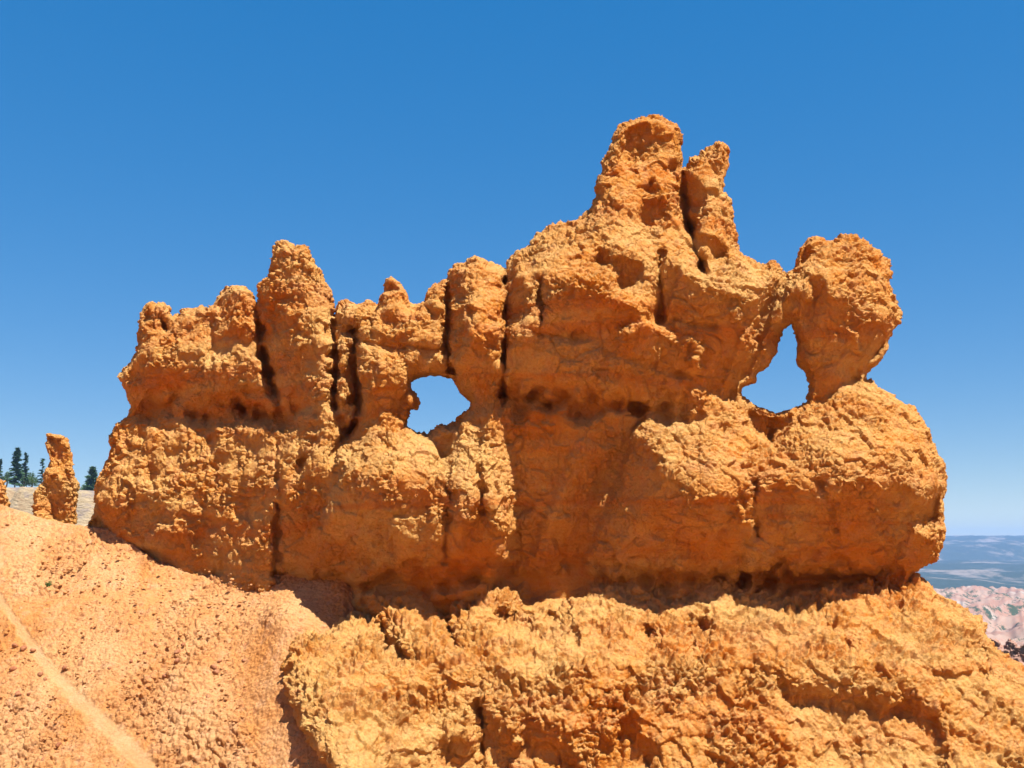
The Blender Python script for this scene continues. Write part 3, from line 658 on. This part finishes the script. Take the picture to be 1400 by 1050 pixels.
# ------------------------------------------------------------------ canyon terrain, far plateau
az = np.concatenate([np.linspace(-60, 17, 150)[:-1], np.linspace(17, 31, 420), np.linspace(31, 60, 60)[1:]])
rr = np.concatenate([np.geomspace(60, 500, 60)[:-1], np.geomspace(500, 3000, 330)[:-1], np.geomspace(3000, 9200, 200)])
AZ, RR = np.meshgrid(np.radians(az), rr, indexing='ij')
tx = RR * np.sin(AZ); ty = RR * np.cos(AZ)
P2 = np.stack([tx.ravel(), ty.ravel(), 0 * tx.ravel()], 1)
def pf(scale, s): return perlin(P2 / scale, s).reshape(tx.shape)
floor = -24 - 90 * sstep(60, 620, RR) 
bl = 1 - np.abs(pf(170, 71)); bl2 = 1 - np.abs(pf(60, 72)); bl3 = np.abs(pf(24, 73))
bz = sstep(350, 700, RR) * (1 - sstep(1900, 2700, RR + 260 * pf(500, 70)))
z = floor + bz * ((bl ** 2) * 46 - 20 + bl2 * 13 - bl3 * 11 + pf(8, 78) * 2.5) + 4 * pf(220, 74)
mid = sstep(2700, 3400, RR)
z += mid * (16 * pf(420, 75) + 10 * pf(1300, 76) + 9 * np.abs(pf(150, 82)) + 14 * sstep(3600, 5200, RR))
front_d = 6300 + 700 * pf(1400, 77) + 250 * pf(420, 79)
z += sstep(0, 1500, RR - front_d) * (130 + 26 * pf(900, 80)) + sstep(7900, 8600, RR) * 24
z -= sstep(0, 1200, RR - front_d) * 22 * np.abs(pf(260, 81))
z = np.where(RR > 9000, np.minimum(z, 100), z)
Vt = np.stack([tx.ravel(), ty.ravel(), z.ravel()], 1); ii = np.arange(len(Vt)).reshape(tx.shape)
Qt = np.stack([ii[:-1, :-1].ravel(), ii[1:, :-1].ravel(), ii[1:, 1:].ravel(), ii[:-1, 1:].ravel()], 1)[:, ::-1]
zone = (bz > .25).ravel().astype(f32) * 1.0; zone = np.clip(bz.ravel() * 2.2 - .3, 0, 1)
m, t, b = new_mat('canyon_land'); p = mapped(t)
at = t.nodes.new('ShaderNodeAttribute'); at.attribute_name = 'badland'
bad = ramp(t, nnoise(t, p, .012, 7, .62, .6), [(.3, (.30, .16, .11)), (.42, (.33, .22, .16)), (.52, (.29, .15, .10)), (.62, (.38, .31, .25)), (.72, (.28, .13, .09))])
veg = ramp(t, nnoise(t, p, .03, 9, .78), [(.52, grey(0)), (.57, grey(1))])
bad = mixc(t, veg, bad, (.045, .06, .03))
ft = nnoise(t, mapped(t, (1, .6, 1)), .004, 9, .72, .4)
fore = mixc(t, ramp(t, ft, [(.52, grey(0)), (.62, grey(.75))]), (.03, .045, .028), (.28, .22, .18))
t.links.new(mixc(t, at.outputs['Fac'], fore, bad), b.inputs['Base Color'])
tag(mesh('canyon_terrain', Vt, Qt, m, None, None, {'badland': zone}), kind='structure')

# rim hill behind the left end of the fin
hx, hy = np.meshgrid(np.linspace(-330, -40, 240), np.concatenate([np.linspace(300, 372, 90), np.linspace(376, 520, 20)]), indexing='ij')
P3 = np.stack([hx.ravel(), hy.ravel(), 0 * hx.ravel()], 1)
edge = 362 + 10 * perlin(P3 * [1 / 30, 0, 0], 85).reshape(hx.shape) + 4 * perlin(P3 / 9, 86).reshape(hx.shape)
top = 19.5 + .8 * perlin(P3 / 40, 87).reshape(hx.shape) - .045 * np.clip(hx + 170, 0, 90)
t_ = np.clip((edge - hy) / 50, 0, 1)
hz = top - 34 * np.where(t_ < .10, t_ * 3.2, .32 + (t_ - .10) * .8) * (t_ > 0) - 2.2 * np.abs(perlin(P3 / np.array([6, 14, 1]), 88)).reshape(hx.shape) * sstep(0, .1, t_)
Vh = np.stack([hx.ravel(), hy.ravel(), hz.ravel()], 1); ii = np.arange(len(Vh)).reshape(hx.shape)
Qh = np.stack([ii[:-1, :-1].ravel(), ii[1:, :-1].ravel(), ii[1:, 1:].ravel(), ii[:-1, 1:].ravel()], 1)
m, t, b = new_mat('rim_rock'); p = mapped(t, (1, 1, 2.5))
c = ramp(t, nnoise(t, p, .09, 7, .68, .6), [(.35, (.30, .19, .10)), (.5, (.42, .31, .18)), (.62, (.26, .20, .17)), (.7, (.44, .38, .31))])
t.links.new(c, b.inputs['Base Color']); bump(t, b, nnoise(t, p, .5, 8, .7), 1.2)
tag(mesh('hill', Vh, Qh, m), kind='structure')

# ------------------------------------------------------------------ conifers on the rim
def leaf_mat(name, a, b_):
    m, t, b = new_mat(name); t.links.new(ramp(t, nnoise(t, mapped(t), .8, 4), [(.35, a), (.65, b_)]), b.inputs['Base Color']); return m
M_need = leaf_mat('needles', (.03, .065, .025), (.06, .11, .04))
M_bush = leaf_mat('bush_leaves', (.045, .08, .02), (.08, .13, .035))
M_bark = leaf_mat('bark', (.09, .06, .04), (.14, .09, .06))
def cone_mesh(r0, r1, h, n=7, z0=0.0, bend=0.0):
    V = [];
    rings = 6
    for k in range(rings + 1):
        f = k / rings
        for i in range(n):
            a = 2 * math.pi * i / n; r = r0 + (r1 - r0) * f
            V.append((r * math.cos(a) + bend * math.sin(f * 2.5), r * math.sin(a), z0 + h * f))
    Qc = [(k * n + i, k * n + (i + 1) % n, (k + 1) * n + (i + 1) % n, (k + 1) * n + i) for k in range(rings) for i in range(n)]
    return np.array(V), np.array(Qc)
def conifer(u, vtop, vbase, width, Y, label, sparse=.0, low=.12, seed=1, group='conifers on the rim behind the hoodoo', mat=None):
    rs = np.random.RandomState(seed)
    b = world(u, vbase, Y); tp = world(u, vtop, Y); H = tp[2] - b[2]; Wd = width * Y / F / 2
    root = empty('conifer', tuple(b)); tag(root, label, 'tree', group)
    V, Qc = cone_mesh(H * .018, H * .004, H * .97, 7, 0, H * .01)
    mesh('trunk', V + b, Qc, M_bark, root)
    tris = []
    nb = int(150 * (1 - sparse))
    for k in range(nb):
        f = low + (1 - low) * (k + rs.rand()) / nb
        prof = (1 - f) ** .75 * (.75 + .5 * rs.rand()) + .04
        if rs.rand() < sparse * .4: continue
        a = rs.rand() * 2 * math.pi; L = Wd * prof; z = f * H
        droop = -.25 + .5 * f
        d = np.array([math.cos(a), math.sin(a), droop]); side = np.array([-math.sin(a), math.cos(a), 0])
        for j in range(16):
            s = rs.rand() ** .7; c = np.array([0, 0, z]) + d * L * s + side * (rs.rand() - .5) * L * .35 * (1.1 - s) + np.array([0, 0, (rs.rand() - .5) * H * .02])
            sz = Wd * (.10 + .10 * rs.rand())
            e1 = d * sz * 1.3 + rs.randn(3) * sz * .5; e2 = side * sz * .6 + rs.randn(3) * sz * .5
            tris += [c - e1 * .5 - e2 * .5, c + e1, c + e2 - e1 * .3]
    Vt_ = np.array(tris) + b
    mesh('crown', Vt_, np.arange(len(Vt_)).reshape(-1, 3), mat or M_need, root, smooth=False)
def bush(u, vtop, vbase, width, Y, label, seed):
    rs = np.random.RandomState(seed)
    b = world(u, vbase, Y); tp = world(u, vtop, Y); H = tp[2] - b[2]; Wd = width * Y / F / 2
    root = empty('juniper_tree', tuple(b)); tag(root, label, 'tree', 'low junipers on the rim')
    V, Qc = cone_mesh(H * .05, H * .02, H * .6, 6, 0, H * .05); mesh('trunk', V + b, Qc, M_bark, root)
    cl = [(rs.randn() * .38 * Wd, rs.randn() * .4 * Wd, H * (.3 + .5 * rs.rand()), (.3 + .25 * rs.rand()) * min(Wd, H)) for _ in range(11)]
    tris = []
    for x, y, z_, r in cl:
        for j in range(110):
            q = rs.randn(3); q /= np.linalg.norm(q); c = np.array([x, y, z_]) + q * r * (.5 + .5 * rs.rand())
            if c[2] < 0: continue
            s = r * .2; e1, e2 = rs.randn(3) * s, rs.randn(3) * s
            tris += [c, c + e1, c + e2]
    V = np.array(tris) + b; mesh('crown', V, np.arange(len(V)).reshape(-1, 3), M_bush, root, smooth=False)
TY = 368.0
conifer(20, 613, 668, 23, TY, 'tallest conifer of the rim, full crown, left of the hoodoo', .1, .1, 1)
conifer(32, 619, 668, 15, TY + 4, 'narrow conifer right beside the tallest one', .25, .2, 2)
conifer(56, 627, 669, 17, TY + 2, 'thin airy conifer just left of the hoodoo with sky showing through', .6, .15, 3)
conifer(124, 639, 681, 27, TY, 'dense conifer between the hoodoo and the fin', .0, .05, 4)
conifer(-2, 628, 667, 12, TY + 6, 'conifer cut by the left photo edge', .1, .1, 5)
bush(8, 642, 668, 16, TY + 8, 'low dark juniper between the photo edge and the tallest conifer', 21)
bush(43, 646, 668, 22, TY + 10, 'low round juniper between the narrow and the airy conifer', 22)
bush(31, 650, 668, 15, TY + 9, 'low juniper under the narrow conifer', 23)
bush(112, 660, 681, 12, TY + 5, 'low juniper left of the dense conifer', 24)
bush(134, 656, 681, 12, TY + 7, 'low juniper right of the dense conifer, at the fin', 25)

# ------------------------------------------------------------------ stones and plants on the slope
def slope_point(u, v):
    Y = float(plane_Y(u, v)); return world(u, v, Y)
def stone_mesh(seed, r, flat=.7):
    rs = np.random.RandomState(seed)
    import bmesh
    bm = bmesh.new(); bmesh.ops.create_icosphere(bm, subdivisions=2, radius=1)
    V = np.array([v.co[:] for v in bm.verts]); T = np.array([[v.index for v in f.verts] for f in bm.faces]); bm.free()
    n = rs.randn(7, 3); n /= np.linalg.norm(n, axis=1)[:, None]
    for k in n:                                   # chop flat facets
        d = V @ k; lim = .55 + .3 * rs.rand(); V = V - np.outer(np.clip(d - lim, 0, 9), k)
    V = V * np.array([1, .8, flat]) * r
    return V, T
m, t, b = new_mat('red_stone'); t.links.new(ramp(t, nnoise(t, mapped(t), 5, 5), [(.35, (.26, .09, .04)), (.65, (.40, .19, .09))]), b.inputs['Base Color']); M_stone = m
bump(t, b, nnoise(t, mapped(t), 20, 5, .7), .03)
protos = []
rs = np.random.RandomState(9)
spots = [(160,877),(198,893),(213,882),(243,893),(242,905),(262,958),(268,962),(285,953),(292,913),(295,920),(20,884),(32,888),(18,915),(45,890),(55,923),(62,930),(25,950),(40,950),(10,985),(24,1000),(335,905),(345,912),(115,900),(150,915),(365,950),(300,905),(250,882),(180,905),(88,914),(225,925),(330,893),(235,945),(350,925),(60,1040),(80,1020),(8,1010)]
for i, (u, v) in enumerate(spots):
    p = slope_point(u, v); r = (3.2 + 2.6 * rs.rand()) * S_PX * p[1] / 30
    if i < 6:
        V, T = stone_mesh(100 + i, 1.0); me = mesh('stone', V, T, M_stone, smooth=False); protos.append(me); o = me
    else:
        o = protos[i % 6].copy(); C.objects.link(o)
    o.location = p + np.array([0, 0, r * .25]); o.scale = (r, r, r); o.rotation_euler = (rs.rand() * .6, rs.rand() * .6, rs.rand() * 6.3)
    tag(o, 'small broken reddish stone lying loose on the pale scree slope', 'stone', 'reddish stones on the scree slope')
# finer rubble nobody could count
allV, allT, n0 = [], [], 0
for i in range(6500):
    u = rs.uniform(-30, 430); v = rs.uniform(705, 1075)
    if v < np.interp(u, [p[0] for p in crest_px], [p[1] for p in crest_px]) + 6: continue
    if segdist(np.array([[u]]), np.array([[v]]), path_px, False)[0, 0] < 12 + 8 * (v > 950): continue
    if rs.rand() > .25 + .75 * (v - 690) / 360: continue
    p = slope_point(u, v); r = (.9 + 2.6 * rs.rand() ** 4) * S_PX * p[1] / 30
    V, T = (protos[i % 6].data, None)
    if i < 6 or 'PV' not in globals():
        PV = [np.array([x.co[:] for x in o_.data.vertices]) for o_ in protos]; PT = [np.array([list(f.vertices) for f in o_.data.polygons]) for o_ in protos]
    a = rs.rand() * 6.28; ca, sa = math.cos(a), math.sin(a)
    V = PV[i % 6] @ np.array([[ca, sa, 0], [-sa, ca, 0], [0, 0, 1]]) * r + p + [0, 0, .2 * r]
    allV.append(V); allT.append(PT[i % 6] + n0); n0 += len(V)
tag(mesh('gravel', np.concatenate(allV), np.concatenate(allT), M_scree, smooth=False), 'fine pale rubble scattered over the scree slope', 'gravel', kind='stuff')
M_sage = leaf_mat('sage_leaves', (.20, .22, .14), (.34, .33, .22))
def tuft(u, v, hpx, wpx, label, seed, mat, n=90, name='sagebrush'):
    rs2 = np.random.RandomState(seed); b = slope_point(u, v); s = S_PX * b[1] / 30
    tr = []
    for k in range(n):
        a = rs2.rand() * 6.28; r = rs2.rand() * wpx * s * .5; x0 = np.array([math.cos(a) * r * .5, math.sin(a) * r * .5, -.02])
        tip = np.array([math.cos(a) * r, math.sin(a) * r, hpx * s * (.5 + .5 * rs2.rand())]); sd_ = np.array([-math.sin(a), math.cos(a), 0]) * s * .5
        tr += [x0 - sd_, x0 + sd_, tip]
        for j in range(3):
            f = .4 + .6 * rs2.rand(); c = x0 + (tip - x0) * f; e = rs2.randn(3) * s * 1.2
            tr += [c, c + e, c + np.array([0, 0, s * 1.6])]
    V = np.array(tr); o = mesh(name, V, np.arange(len(V)).reshape(-1, 3), mat, smooth=False); o.location = b
    tag(o, label, 'shrub')
tuft(428, 1050, 15, 34, 'grey-green sagebrush tuft at the bottom edge beside the ledge', 3, M_sage)
tuft(66, 803, 8, 9, 'tiny olive weed alone on the upper scree slope', 4, M_bush, 40, 'weed')

# ------------------------------------------------------------------ haze
m = bpy.data.materials.new('air'); m.use_nodes = True; t = m.node_tree; t.nodes.clear()
pv = t.nodes.new('ShaderNodeVolumePrincipled'); ou = t.nodes.new('ShaderNodeOutputMaterial')
pv.inputs['Color'].default_value = (.34, .58, 1, 1); pv.inputs['Density'].default_value = 9.5e-5; pv.inputs['Anisotropy'].default_value = 0.0
t.links.new(pv.outputs[0], ou.inputs['Volume'])
x0, x1, y0, y1, z0, z1 = -8300, 8300, -120, 9400, -190, 125
V = [(x, y, zz) for x in (x0, x1) for y in (y0, y1) for zz in (z0, z1)]
Qx = [(0, 1, 3, 2), (4, 6, 7, 5), (0, 4, 5, 1), (2, 3, 7, 6), (0, 2, 6, 4), (1, 5, 7, 3)]
o = mesh('haze', V, Qx, m, smooth=False); tag(o, 'pale blue air haze over the far canyon', 'haze', kind='stuff')
print('verts', sum(len(x.vertices) for x in bpy.data.meshes))
